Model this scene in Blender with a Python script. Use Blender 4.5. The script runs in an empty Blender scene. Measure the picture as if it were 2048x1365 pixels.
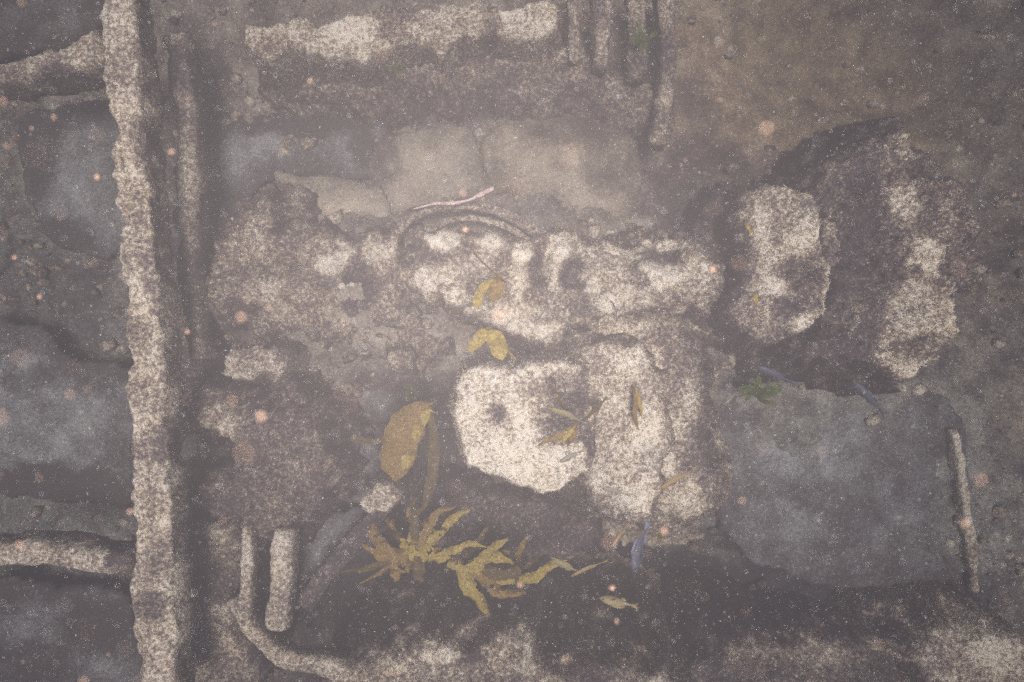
import bpy, math, random
import numpy as np

# ------------------------------------------------------------------ camera, sky, sun, exposure
SC = bpy.context.scene
COL = SC.collection
H = 2.25                     # camera height above the reference level (m)
MM = 0.002                   # metres per photograph pixel at the reference level

cam_d = bpy.data.cameras.new('camera')
cam = bpy.data.objects.new('camera', cam_d)
COL.objects.link(cam)
cam.location = (0, 0, H)
cam.rotation_euler = (0, 0, 0)
cam_d.sensor_width = 36.0
cam_d.lens = 36.0 * H / (2048 * MM)
cam_d.clip_start = 0.02
cam_d.clip_end = 400
cam_d.dof.use_dof = True
cam_d.dof.focus_distance = 2.1
cam_d.dof.aperture_fstop = 0.75
SC.camera = cam

SUN_EL, SUN_ROT = math.radians(83), math.radians(150)
wd = bpy.data.worlds.new('World')
SC.world = wd
wd.use_nodes = True
nt = wd.node_tree
nt.nodes.clear()
sky = nt.nodes.new('ShaderNodeTexSky')
sky.sky_type = 'NISHITA'
sky.sun_disc = False
sky.sun_elevation = SUN_EL
sky.sun_rotation = SUN_ROT
bg = nt.nodes.new('ShaderNodeBackground')
bg.inputs['Strength'].default_value = 0.08
wo = nt.nodes.new('ShaderNodeOutputWorld')
nt.links.new(sky.outputs[0], bg.inputs[0])
nt.links.new(bg.outputs[0], wo.inputs[0])

sun_d = bpy.data.lights.new('sun', 'SUN')
sun_d.energy = 3.0
sun_d.angle = math.radians(26)
sun_d.color = (1.0, 0.915, 0.82)
sun = bpy.data.objects.new('sun', sun_d)
COL.objects.link(sun)
sun.location = (0, 0, 20)
# the sky's rotation is measured clockwise from +Y
sx, sy = math.sin(SUN_ROT) * math.cos(SUN_EL), math.cos(SUN_ROT) * math.cos(SUN_EL)
from mathutils import Vector
sun.rotation_euler = Vector((sx, sy, math.sin(SUN_EL))).to_track_quat('Z', 'Y').to_euler()

SC.view_settings.view_transform = 'Standard'
SC.view_settings.look = 'None'
SC.view_settings.gamma = 1.0
SC.view_settings.use_curve_mapping = False
SC.view_settings.exposure = 3.92

SC.cycles.max_bounces = 4
SC.cycles.diffuse_bounces = 2
SC.cycles.volume_bounces = 0
SC.cycles.use_denoising = False

rng = np.random.default_rng(7)
random.seed(7)

# ------------------------------------------------------------------ numeric helpers
def px2w(px, py, z):
    """photograph pixel -> point of the place at height z"""
    s = MM * (H - z) / H
    return ((px - 1024) * s, (682.5 - py) * s, z)

def pxs(z):
    return MM * (H - z) / H

def _hash(i, j, k, seed):
    n = (i * 374761393 + j * 668265263 + k * 2147483647 + seed * 1274126177) & 0xFFFFFFFF
    n = ((n ^ (n >> 13)) * 1274126177) & 0xFFFFFFFF
    n = (n ^ (n >> 16)) & 0xFFFFFFFF
    return n.astype(np.float64) / 4294967295.0

def vnoise(p, seed=0):
    f = np.floor(p)
    i = f.astype(np.int64)
    t = p - f
    t = t * t * (3 - 2 * t)
    r = 0
    for a in (0, 1):
        wa = t[:, 0] if a else 1 - t[:, 0]
        for b in (0, 1):
            wb = t[:, 1] if b else 1 - t[:, 1]
            for c in (0, 1):
                wc = t[:, 2] if c else 1 - t[:, 2]
                r = r + wa * wb * wc * _hash(i[:, 0] + a, i[:, 1] + b, i[:, 2] + c, seed)
    return r

def fbm(p, scale, octs=4, seed=0, gain=0.5):
    p = np.asarray(p, dtype=np.float64)
    if p.shape[1] == 2:
        p = np.column_stack([p, np.zeros(len(p))])
    v, a, tot = 0, 1.0, 0
    for o in range(octs):
        v = v + a * (vnoise(p * scale * 2 ** o + 17.3 * o, seed + o) - 0.5)
        tot += a
        a *= gain
    return v / tot * 2.0          # about -1..1

def smooth(x):
    x = np.clip(x, 0, 1)
    return x * x * (3 - 2 * x)

def spline(pts, n):
    """Catmull-Rom through pts (k,d) -> n samples"""
    P = np.asarray(pts, dtype=np.float64)
    if len(P) == 2:
        t = np.linspace(0, 1, n)[:, None]
        return P[0] * (1 - t) + P[1] * t
    P = np.vstack([2 * P[0] - P[1], P, 2 * P[-1] - P[-2]])
    m = len(P) - 3
    u = np.linspace(0, m - 1e-6, n)
    k = u.astype(int)
    t = (u - k)[:, None]
    a, b, c, d = P[k], P[k + 1], P[k + 2], P[k + 3]
    return 0.5 * (2 * b + (c - a) * t + (2 * a - 5 * b + 4 * c - d) * t ** 2 + (3 * b - a - 3 * c + d) * t ** 3)

def closed_spline(pts, per=6):
    P = np.asarray(pts, dtype=np.float64)
    n = len(P)
    out = []
    for i in range(n):
        a, b, c, d = P[i - 1], P[i], P[(i + 1) % n], P[(i + 2) % n]
        for t in np.arange(per) / per:
            out.append(0.5 * (2 * b + (c - a) * t + (2 * a - 5 * b + 4 * c - d) * t ** 2 + (3 * b - a - 3 * c + d) * t ** 3))
    return np.array(out)

def sdf_poly(q, poly):
    """signed distance (negative inside) of points q to a closed polygon"""
    d = np.full(len(q), 1e9)
    inside = np.zeros(len(q), bool)
    n = len(poly)
    for i in range(n):
        a, b = poly[i], poly[(i + 1) % n]
        ab = b - a
        t = np.clip(((q - a) @ ab) / (ab @ ab + 1e-12), 0, 1)
        d = np.minimum(d, np.hypot(*(q - a - t[:, None] * ab).T))
        c = ((a[1] > q[:, 1]) != (b[1] > q[:, 1])) & (q[:, 0] < (b[0] - a[0]) * (q[:, 1] - a[1]) / (b[1] - a[1] + 1e-12) + a[0])
        inside ^= c
    return np.where(inside, -d, d)

# ------------------------------------------------------------------ mesh helpers
def mesh_np(name, V, Q=None, T=None, attrs=None, mat=None, smooth_shade=True):
    V = np.asarray(V, dtype=np.float32)
    loops, starts, pos = [], [], 0
    if Q is not None and len(Q):
        Q = np.asarray(Q, dtype=np.int32)
        loops.append(Q.ravel())
        starts.append(np.arange(len(Q)) * 4)
        pos = len(Q) * 4
    if T is not None and len(T):
        T = np.asarray(T, dtype=np.int32)
        loops.append(T.ravel())
        starts.append(pos + np.arange(len(T)) * 3)
    loops = np.concatenate(loops).astype(np.int32)
    starts = np.concatenate(starts).astype(np.int32)
    me = bpy.data.meshes.new(name)
    me.vertices.add(len(V))
    me.vertices.foreach_set('co', V.ravel())
    me.loops.add(len(loops))
    me.loops.foreach_set('vertex_index', loops)
    me.polygons.add(len(starts))
    me.polygons.foreach_set('loop_start', starts)
    me.update(calc_edges=True)
    me.validate()
    if smooth_shade:
        me.polygons.foreach_set('use_smooth', np.ones(len(me.polygons), bool))
    for k, v in (attrs or {}).items():
        at = me.attributes.new(k, 'FLOAT', 'POINT')
        at.data.foreach_set('value', np.asarray(v, dtype=np.float32))
    if mat:
        me.materials.append(mat)
    return me

def obj(name, me, parent=None, loc=(0, 0, 0)):
    o = bpy.data.objects.new(name, me)
    COL.objects.link(o)
    o.location = loc
    if parent is not None:
        o.parent = parent
    return o

def tag(o, label=None, cat=None, group=None, kind=None):
    if label: o['label'] = label
    if cat: o['category'] = cat
    if group: o['group'] = group
    if kind or cat: o['kind'] = kind or 'thing'
    return o

def empty(name, loc):
    o = bpy.data.objects.new(name, None)
    COL.objects.link(o)
    o.location = loc
    o.empty_display_size = 0.05
    return o

# ------------------------------------------------------------------ materials
def new_mat(name):
    m = bpy.data.materials.new(name)
    m.use_nodes = True
    n = m.node_tree
    b = n.nodes['Principled BSDF']
    b.inputs['Roughness'].default_value = 0.95
    b.inputs['Specular IOR Level'].default_value = 0.12
    return m, n, b

def math_n(n, op, a, b=None, c=None, clamp=False):
    m = n.nodes.new('ShaderNodeMath')
    m.operation = op
    m.use_clamp = clamp
    for k, v in enumerate((a, b, c)):
        if v is None: continue
        if isinstance(v, (int, float)): m.inputs[k].default_value = v
        else: n.links.new(v, m.inputs[k])
    return m.outputs[0]

def noise_n(n, scale, detail=3, rough=0.6, coord=None):
    t = n.nodes.new('ShaderNodeTexNoise')
    t.inputs['Scale'].default_value = scale
    t.inputs['Detail'].default_value = detail
    t.inputs['Roughness'].default_value = rough
    if coord is not None: n.links.new(coord, t.inputs['Vector'])
    return t.outputs['Fac']

def encrust(name, stops, tint=(0.30, 0.20, 0.12), tint_amt=0.25, spread=2.3, fine=1.4, bump=0.7, mid=0.45):
    """marine growth: 'growth' attribute (0 dark turf .. 1 pale crust) broken up by fine grain"""
    m, n, b = new_mat(name)
    g = n.nodes.new('ShaderNodeNewGeometry').outputs['Position']
    a = n.nodes.new('ShaderNodeAttribute')
    a.attribute_name = 'growth'
    n1 = noise_n(n, 64, 4, 0.7, g)
    n2 = noise_n(n, 210, 2, 0.6, g)
    n3 = noise_n(n, 9, 3, 0.55, g)
    f = math_n(n, 'MULTIPLY_ADD', math_n(n, 'SUBTRACT', n1, 0.5), spread, a.outputs['Fac'])
    f = math_n(n, 'MULTIPLY_ADD', math_n(n, 'SUBTRACT', n2, 0.5), fine, f)
    f = math_n(n, 'MULTIPLY_ADD', math_n(n, 'SUBTRACT', n3, 0.5), mid, f)
    r = n.nodes.new('ShaderNodeValToRGB')
    el = r.color_ramp.elements
    while len(el) < len(stops): el.new(0.5)
    for e, (p, c) in zip(el, stops):
        e.position = p
        e.color = (*c, 1)
    n.links.new(f, r.inputs[0])
    mx = n.nodes.new('ShaderNodeMix')
    mx.data_type = 'RGBA'
    hue = noise_n(n, 5.5, 3, 0.6, g)
    wm = n.nodes.new('ShaderNodeAttribute')
    wm.attribute_name = 'warm'
    hf = math_n(n, 'MULTIPLY_ADD', math_n(n, 'SUBTRACT', hue, 0.42), tint_amt * 4, wm.outputs['Fac'], clamp=True)
    n.links.new(hf, mx.inputs[0])
    n.links.new(r.outputs[0], mx.inputs[6])
    mul = n.nodes.new('ShaderNodeMix')
    mul.data_type = 'RGBA'
    mul.blend_type = 'MULTIPLY'
    mul.inputs[0].default_value = 1.0
    n.links.new(r.outputs[0], mul.inputs[6])
    mul.inputs[7].default_value = (*tint, 1)
    n.links.new(mul.outputs[2], mx.inputs[7])
    cl = n.nodes.new('ShaderNodeAttribute')
    cl.attribute_name = 'cool'
    cm = n.nodes.new('ShaderNodeMix')
    cm.data_type = 'RGBA'
    cm.blend_type = 'MULTIPLY'
    n.links.new(cl.outputs['Fac'], cm.inputs[0])
    n.links.new(mx.outputs[2], cm.inputs[6])
    cm.inputs[7].default_value = (0.78, 0.92, 1.0, 1)
    n.links.new(cm.outputs[2], b.inputs['Base Color'])
    bp = n.nodes.new('ShaderNodeBump')
    bp.inputs['Strength'].default_value = bump
    bp.inputs['Distance'].default_value = 0.012
    n.links.new(math_n(n, 'MULTIPLY_ADD', n2, 0.5, n1), bp.inputs['Height'])
    n.links.new(bp.outputs[0], b.inputs['Normal'])
    return m

CRUST = encrust('marine_crust', [(0.0, (0.055, 0.044, 0.054)), (0.28, (0.125, 0.10, 0.10)), (0.52, (0.235, 0.19, 0.155)),
                                 (0.74, (0.44, 0.385, 0.31)), (1.0, (0.66, 0.615, 0.545))], tint=(1.0, 0.90, 0.72), tint_amt=0.35)
SILT = encrust('grey_silt', [(0.0, (0.062, 0.054, 0.058)), (0.35, (0.15, 0.152, 0.163)), (0.6, (0.27, 0.283, 0.298)),
                             (1.0, (0.44, 0.44, 0.43))], tint=(1.0, 0.90, 0.74), tint_amt=0.30, spread=1.0, fine=1.0, bump=0.4, mid=0.6)
SILT_TAN = encrust('tan_silt', [(0.0, (0.075, 0.062, 0.058)), (0.35, (0.17, 0.150, 0.135)), (0.6, (0.31, 0.278, 0.24)),
                             (1.0, (0.48, 0.44, 0.37))], tint=(1.0, 0.93, 0.80), tint_amt=0.30, spread=0.9, fine=1.0, bump=0.4, mid=0.5)
BED = encrust('seabed_silt', [(0.0, (0.052, 0.044, 0.052)), (0.33, (0.125, 0.106, 0.105)), (0.6, (0.26, 0.232, 0.205)),
                              (1.0, (0.46, 0.43, 0.38))], tint=(1.0, 0.84, 0.62), tint_amt=0.35, spread=1.1, fine=0.8, bump=0.5, mid=0.9)
PINK = encrust('coralline_pink', [(0.0, (0.20, 0.12, 0.13)), (0.5, (0.50, 0.36, 0.36)), (1.0, (0.72, 0.60, 0.58))], tint=(1, 0.9, 0.85))

def leaf_mat(name, c1, c2, trans=0.45, scale=95):
    m, n, b = new_mat(name)
    g = n.nodes.new('ShaderNodeNewGeometry').outputs['Position']
    f = noise_n(n, scale, 3, 0.7, g)
    r = n.nodes.new('ShaderNodeValToRGB')
    r.color_ramp.elements[0].position = 0.32
    r.color_ramp.elements[1].position = 0.68
    r.color_ramp.elements[0].color = (*c1, 1)
    r.color_ramp.elements[1].color = (*c2, 1)
    n.links.new(f, r.inputs[0])
    n.links.new(r.outputs[0], b.inputs['Base Color'])
    b.inputs['Roughness'].default_value = 0.6
    tr = n.nodes.new('ShaderNodeBsdfTranslucent')
    n.links.new(r.outputs[0], tr.inputs[0])
    mx = n.nodes.new('ShaderNodeMixShader')
    mx.inputs[0].default_value = trans
    n.links.new(b.outputs[0], mx.inputs[1])
    n.links.new(tr.outputs[0], mx.inputs[2])
    n.links.new(mx.outputs[0], n.nodes['Material Output'].inputs[0])
    bp = n.nodes.new('ShaderNodeBump')
    bp.inputs['Strength'].default_value = 0.6
    bp.inputs['Distance'].default_value = 0.006
    n.links.new(f, bp.inputs['Height'])
    n.links.new(bp.outputs[0], b.inputs['Normal'])
    return m

KELP = leaf_mat('kelp_gold', (0.25, 0.18, 0.04), (0.60, 0.47, 0.13))
KELP_BROWN = leaf_mat('kelp_brown', (0.18, 0.11, 0.035), (0.42, 0.28, 0.09))
KELP_DIM = leaf_mat('kelp_dim', (0.085, 0.060, 0.025), (0.19, 0.135, 0.05))
GREEN = leaf_mat('green_algae', (0.05, 0.085, 0.015), (0.17, 0.24, 0.05))

def plain(name, c, rough=0.6, scale=60, var=0.25):
    m, n, b = new_mat(name)
    g = n.nodes.new('ShaderNodeTexCoord').outputs['Object']
    f = noise_n(n, scale, 3, 0.6, g)
    r = n.nodes.new('ShaderNodeValToRGB')
    r.color_ramp.elements[0].color = (*[v * (1 - var) for v in c], 1)
    r.color_ramp.elements[1].color = (*[min(1, v * (1 + var)) for v in c], 1)
    n.links.new(f, r.inputs[0])
    n.links.new(r.outputs[0], b.inputs['Base Color'])
    b.inputs['Roughness'].default_value = rough
    return m

FISH_BLUE = plain('fish_blue', (0.048, 0.05, 0.075), 0.45)
FISH_BLUE_FIN = plain('fish_blue_fin', (0.11, 0.125, 0.18), 0.45)
FISH_GOLD = plain('fish_gold', (0.17, 0.14, 0.07), 0.45)
FISH_ORANGE = plain('fish_orange', (0.19, 0.13, 0.065), 0.45)
FISH_GREY = plain('fish_grey', (0.17, 0.155, 0.13), 0.45)
FISH_EYE = plain('fish_eye', (0.01, 0.01, 0.012), 0.2)
FISH_WHITE = plain('fish_white', (0.75, 0.75, 0.78), 0.45)
FISH_BLACK = plain('fish_black', (0.015, 0.015, 0.03), 0.45)

# ------------------------------------------------------------------ growth: turf tufts as real geometry
def turf(parent, V, Q, growth, per_m2, size=0.011, zmin=None, mat=None):
    V = np.asarray(V); Q = np.asarray(Q)
    a, b, c, d = V[Q[:, 0]], V[Q[:, 1]], V[Q[:, 2]], V[Q[:, 3]]
    nr = np.cross(c - a, d - b)
    ar = np.linalg.norm(nr, axis=1)
    nr = nr / (ar[:, None] + 1e-12)
    area = ar / 2
    w = area * np.clip(nr[:, 2] + 0.25, 0, 1)
    if zmin is not None: w = w * ((a[:, 2] + c[:, 2]) / 2 > zmin)
    n = int(w.sum() * per_m2 * 3.2)
    if n < 20: return
    f = rng.choice(len(Q), n, p=w / w.sum())
    u, v = rng.random((n, 1)), rng.random((n, 1))
    p = a[f] * (1 - u) * (1 - v) + b[f] * u * (1 - v) + c[f] * u * v + d[f] * (1 - u) * v
    g = growth[Q[f, 0]]
    n_ = n
    L = size * 0.42 * (0.5 + rng.random((n, 1)) ** 2 * 1.6)
    d1 = nr[f] * (0.45 + 0.6 * rng.random((n, 1))) + rng.normal(0, 0.65, (n, 3))
    d2 = rng.normal(0, 1, (n, 3))
    p = p - nr[f] * 0.002
    t = p + d1 * L
    q = p + d2 / np.linalg.norm(d2, axis=1)[:, None] * L * 0.55
    VV = np.stack([p, q, t], 1).reshape(-1, 3)
    T = np.arange(3 * n).reshape(-1, 3)
    gg = np.repeat(g + rng.normal(0, 0.16, n), 3)
    me = mesh_np('algae_turf', VV, T=T, attrs={'growth': gg}, mat=mat or CRUST, smooth_shade=False)
    o = obj('algae_turf', me, parent)
    o['kind'] = 'stuff'
    return o

def paint(P, z, base, patches, seed, wob=22):
    """growth value from patches given as (px, py, rx, ry, value) at height z"""
    s = pxs(z)
    q = np.column_stack([P[:, 0] / s + 1024, 682.5 - P[:, 1] / s])
    pp = np.column_stack([P[:, 0], P[:, 1], P[:, 2]])
    wx = fbm(pp, 9, 3, seed + 50) * wob + fbm(pp, 30, 2, seed + 52) * wob * 0.4
    wy = fbm(pp, 9, 3, seed + 51) * wob + fbm(pp, 30, 2, seed + 53) * wob * 0.4
    g = np.full(len(P), float(base))
    for (x, y, rx, ry, v) in patches:
        d = np.hypot((q[:, 0] + wx - x) / rx, (q[:, 1] + wy - y) / ry)
        k = smooth((1.35 - d) / 0.8)
        v = v + (v - 0.5) * 0.35
        g = g * (1 - k) + v * k
    return g + fbm(pp, 14, 4, seed + 60) * 0.30

def slope_tone(V, Q, g):
    """growth value lowered, so darker, on steep flanks; flat tops keep theirs"""
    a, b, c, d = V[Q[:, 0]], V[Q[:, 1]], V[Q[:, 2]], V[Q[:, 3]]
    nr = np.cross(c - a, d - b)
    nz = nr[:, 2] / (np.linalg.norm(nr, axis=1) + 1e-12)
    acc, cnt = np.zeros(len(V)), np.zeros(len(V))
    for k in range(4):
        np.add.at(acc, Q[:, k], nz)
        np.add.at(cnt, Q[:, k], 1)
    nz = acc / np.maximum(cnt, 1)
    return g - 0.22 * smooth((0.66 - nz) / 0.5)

def finish(name, V, Q, g, mat, label, cat, turf_d, turf_size=0.011, zmin=None, group=None, tmat=None):
    V = np.asarray(V, dtype=np.float64)
    base = np.array([V[:, 0].mean(), V[:, 1].mean(), V[:, 2].min()])
    me = mesh_np(name, V - base, Q=Q, attrs={'growth': g}, mat=mat)
    o = obj(name, me, None, tuple(base))
    tag(o, label, cat, group)
    if turf_d: turf(o, V - base, Q, g, turf_d, turf_size, None if zmin is None else zmin - base[2], tmat or mat)
    return o

# ------------------------------------------------------------------ builders: lumps, slabs, bars
def mound(name, outline, ztop, zbase, label, cat, base=0.4, patches=(), bumps=(), edge=0.06, rough=0.03, rs=9,
          outl=0.045, step=0.009, mat=None, turf_d=14000, turf_size=0.011, seed=1, dome=0.0, tilt=(0, 0), group=None, wob=22, fade=None):
    """an encrusted lump: outline in photograph pixels at the height of its top, real height and flanks"""
    ztop = ztop * 0.7
    poly = closed_spline([px2w(x, y, ztop)[:2] for x, y in outline], 5)
    lo, hi = poly.min(0) - edge * 1.75 - 0.06, poly.max(0) + edge * 1.75 + 0.06
    nx, ny = int((hi[0] - lo[0]) / step) + 2, int((hi[1] - lo[1]) / step) + 2
    X, Y = np.meshgrid(np.linspace(lo[0], hi[0], nx), np.linspace(lo[1], hi[1], ny))
    q = np.column_stack([X.ravel(), Y.ravel()])
    d = sdf_poly(q, poly)
    d = d + fbm(q, 8, 3, seed) * outl + fbm(q, 30, 2, seed + 3) * outl * 0.5
    k = smooth(0.5 - d / edge * 0.5 + 0.32)
    ctr = poly.mean(0)
    inner = np.clip(-d / max(1e-6, -d.min()), 0, 1)
    top = ztop + dome * (np.sqrt(inner) - 0.6) + tilt[0] * (q[:, 0] - ctr[0]) + tilt[1] * (q[:, 1] - ctr[1])
    top = top + fbm(q, rs, 4, seed + 7) * rough + fbm(q, 45, 3, seed + 9) * rough * 0.55
    for (x, y, r, h) in bumps:
        c = np.array(px2w(x, y, ztop)[:2])
        rr = r * pxs(ztop)
        e = np.hypot(*(q - c).T) / rr + fbm(q, 14, 2, seed + int(x)) * 0.18
        top = top + h * smooth(1.15 - e)
    z = zbase + (top - zbase) * k
    V = np.column_stack([q, z])
    keep = (d < edge * 1.75)
    idx = np.arange(nx * ny).reshape(ny, nx)
    Q = np.stack([idx[:-1, :-1], idx[:-1, 1:], idx[1:, 1:], idx[1:, :-1]], -1).reshape(-1, 4)
    Q = Q[keep[Q].any(1)]
    used = np.unique(Q)
    mp = -np.ones(nx * ny, int)
    mp[used] = np.arange(len(used))
    V, Q = V[used], mp[Q]
    g = slope_tone(V, Q, paint(V, ztop, base, patches, seed, wob))
    if fade:                 # growth thins out towards the margin
        g = g - fade[0] * smooth(1.0 + (d[used] + fbm(V, 6, 4, seed + 8) * fade[1] * 0.8) / fade[1])
    return finish(name, V, Q, g, mat or CRUST, label, cat, turf_d, turf_size, zbase + 0.02, group)

def sweep_mesh(path, W, D, rough=0.008, seed=1, step=0.014, ring=20, square=0.55, closed_caps=True):
    """closed bar along a 3D path: rounded-rectangle section (W wide, D deep) roughened by growth"""
    path = np.asarray(path, dtype=np.float64)
    L = np.linalg.norm(np.diff(path, axis=0), axis=1).sum()
    n = max(6, int(L / step))
    C = spline(path, n)
    tan = np.gradient(C, axis=0)
    tan /= np.linalg.norm(tan, axis=1)[:, None]
    up = np.array([0, 0, 1.0])
    side = np.cross(tan, up)
    side /= np.linalg.norm(side, axis=1)[:, None] + 1e-9
    nu = np.cross(side, tan)
    W = spline(np.atleast_2d(np.asarray(W, float)).T if np.ndim(W) else np.array([[W], [W]]), n)[:, 0] / 2
    D = spline(np.atleast_2d(np.asarray(D, float)).T if np.ndim(D) else np.array([[D], [D]]), n)[:, 0] / 2
    th = np.arange(ring) / ring * 2 * np.pi
    ct, st = np.cos(th), np.sin(th)
    cs = np.sign(ct) * np.abs(ct) ** square
    ss = np.sign(st) * np.abs(st) ** square
    V = C[:, None, :] + side[:, None, :] * (cs[None, :, None] * W[:, None, None]) + nu[:, None, :] * (ss[None, :, None] * D[:, None, None])
    R = V - C[:, None, :]
    R = R / (np.linalg.norm(R, axis=2)[..., None] + 1e-9)
    Vf = V.reshape(-1, 3)
    dsp = fbm(Vf, 12, 3, seed) * rough * 1.6 + fbm(Vf, 48, 3, seed + 5) * rough
    Vf = Vf + R.reshape(-1, 3) * dsp[:, None]
    i = np.arange(n - 1)[:, None] * ring
    j = np.arange(ring)[None, :]
    Q = np.stack([i + j, i + (j + 1) % ring, i + ring + (j + 1) % ring, i + ring + j], -1).reshape(-1, 4)
    Vf = np.vstack([Vf, C[0], C[-1]])
    c0, c1 = n * ring, n * ring + 1
    jj = np.arange(ring)
    capq = [(c0, (k + 1) % ring, k, c0) for k in jj]
    T = np.array([(c0, (k + 1) % ring, k) for k in jj] + [(c1, (n - 1) * ring + k, (n - 1) * ring + (k + 1) % ring) for k in jj])
    return Vf, Q, T

def bar(name, pxpath, z, wpx, depth, label, cat, base=0.6, patches=(), rough=0.008, mat=None, turf_d=14000, turf_size=0.010,
        seed=1, group=None, parent=None, square=0.55, wob=18, ring=20):
    """bar, beam or pipe: pixel path (x, y[, dz]), top surface at z"""
    z = z * 0.7
    pts = []
    for p in pxpath:
        zz = z + (p[2] if len(p) > 2 else 0)
        x, y, _ = px2w(p[0], p[1], zz)
        pts.append((x, y, zz - depth / 2))
    W = [w * pxs(z) for w in wpx] if np.ndim(wpx) else wpx * pxs(z)
    V, Q, T = sweep_mesh(pts, W, depth, rough, seed, ring=ring, square=square)
    g = paint(V, z, base, patches, seed, wob)
    bs = np.array([V[:, 0].mean(), V[:, 1].mean(), V[:, 2].min()])
    me = mesh_np(name, V - bs, Q=Q, T=T, attrs={'growth': g}, mat=mat or CRUST)
    if parent is None:
        o = obj(name, me, None, tuple(bs))
        tag(o, label, cat, group)
    else:
        o = obj(name, me, parent, tuple(Vector(bs) - parent.location))
    if turf_d: turf(o, V - bs, Q, g, turf_d, turf_size, None, mat or CRUST)
    return o

def plate(name, outline, z, thick, label, base=0.5, patches=(), seed=1, tilt=(0, 0), warp=0.02, turf_d=7000, mat=None, step=0.014, cat='hull plate', wob=30, warm=0.0, fade=0.20, rim=0.34):
    """silted sheet of hull plating: a closed slab with a ragged outline"""
    z = z * 0.55 - 0.10
    poly = closed_spline([px2w(x, y, z)[:2] for x, y in outline], 3)
    lo, hi = poly.min(0) - 0.05, poly.max(0) + 0.05
    nx, ny = int((hi[0] - lo[0]) / step) + 2, int((hi[1] - lo[1]) / step) + 2
    X, Y = np.meshgrid(np.linspace(lo[0], hi[0], nx), np.linspace(lo[1], hi[1], ny))
    q = np.column_stack([X.ravel(), Y.ravel()])
    d = sdf_poly(q, poly) + fbm(q, 9, 4, seed) * 0.045
    ctr = poly.mean(0)
    z0 = z + tilt[0] * (q[:, 0] - ctr[0]) + tilt[1] * (q[:, 1] - ctr[1]) + fbm(q, 2.5, 3, seed + 1) * warp + fbm(q, 25, 3, seed + 2) * 0.004
    k = smooth(-d / 0.02 + 0.3)
    zt = z0 - thick * (1 - k)
    zb = z0 - thick * 1.05
    idx = np.arange(nx * ny).reshape(ny, nx)
    Q = np.stack([idx[:-1, :-1], idx[:-1, 1:], idx[1:, 1:], idx[1:, :-1]], -1).reshape(-1, 4)
    Q = Q[(d[Q] < 0.004).all(1)]
    # boundary edges -> walls, underside closes the slab
    from collections import Counter
    used = np.unique(Q)
    mp = -np.ones(nx * ny, int); mp[used] = np.arange(len(used))
    Vt = np.column_stack([q, zt])[used]; Vb = np.column_stack([q, zb])[used]
    Q = mp[Q]; n = len(used)
    E = np.concatenate([Q[:, [0, 1]], Q[:, [1, 2]], Q[:, [2, 3]], Q[:, [3, 0]]])
    key = np.sort(E, 1)
    _, inv, cnt = np.unique(key, axis=0, return_inverse=True, return_counts=True)
    B = E[cnt[inv.ravel()] == 1]
    walls = np.column_stack([B[:, 0], B[:, 0] + n, B[:, 1] + n, B[:, 1]])
    V = np.vstack([Vt, Vb])
    QA = np.vstack([Q, Q[:, ::-1] + n, walls])
    g = paint(V, z, base, patches, seed, wob)
    dd = np.concatenate([d[used], d[used]])
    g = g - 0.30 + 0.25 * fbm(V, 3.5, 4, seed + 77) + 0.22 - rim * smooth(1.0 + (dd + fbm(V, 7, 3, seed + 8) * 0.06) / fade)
    bs = np.array([V[:, 0].mean(), V[:, 1].mean(), V[:, 2].min()])
    me = mesh_np(name, V - bs, Q=QA, attrs={'growth': g, 'warm': np.full(len(V), warm)}, mat=mat or SILT)
    o = obj(name, me, None, tuple(bs))
    tag(o, label, cat)
    if turf_d: turf(o, V - bs, Q, g, turf_d, 0.009, None, mat or SILT)
    return o

# ------------------------------------------------------------------ the seabed
def graded(lo, hi, step, far, n_far):
    c = np.arange(lo, hi + step, step)
    t = np.linspace(0, 1, n_far + 1)[1:] ** 2.2
    return np.concatenate([(lo - t * (far + lo))[::-1], c, hi + t * (far - hi)])

gx, gy = graded(-3.2, 3.2, 0.018, 30, 22), graded(-2.3, 2.3, 0.018, 30, 22)
X, Y = np.meshgrid(gx, gy)
q = np.column_stack([X.ravel(), Y.ravel()])
ZB = -0.30
s = pxs(ZB)
qp = np.column_stack([q[:, 0] / s + 1024, 682.5 - q[:, 1] / s])
def lump(x, y, rx, ry):
    return smooth(1.3 - np.hypot((qp[:, 0] - x) / rx, (qp[:, 1] - y) / ry))
zb = ZB + fbm(q, 1.4, 4, 11) * 0.10 + fbm(q, 11, 4, 12) * 0.045 + fbm(q, 50, 2, 13) * 0.012
zb = zb - 0.30 * lump(1780, 80, 330, 170) - 0.42 * lump(1150, 1210, 520, 150) - 0.2 * lump(1980, 300, 200, 500)
zb = zb + 0.24 * lump(900, 590, 620, 190)
zb = zb + 0.08 * lump(1560, 600, 420, 260)
V = np.column_stack([q, zb])
nx, ny = len(gx), len(gy)
idx = np.arange(nx * ny).reshape(ny, nx)
Q = np.stack([idx[:-1, :-1], idx[:-1, 1:], idx[1:, 1:], idx[1:, :-1]], -1).reshape(-1, 4)
g = paint(V, ZB, 0.46, [(900, 600, 620, 200, 0.52), (1150, 690, 240, 80, 0.60), (1720, 120, 420, 260, 0.56), (1700, 320, 150, 60, 0.2), (1420, 380, 120, 100, .3), (1000, 1230, 560, 190, 0.04), (1620, 900, 330, 230, 0.50),
                        (1420, 420, 120, 200, 0.22), (850, 900, 200, 160, 0.16), (1650, 1120, 300, 120, 0.36),
                        (1000, 180, 380, 70, 0.24), (400, 700, 120, 500, 0.24), (120, 600, 160, 120, 0.32),
                        (1600, 1230, 400, 70, 0.08), (560, 1250, 200, 120, 0.2)], 3, 60)
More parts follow.
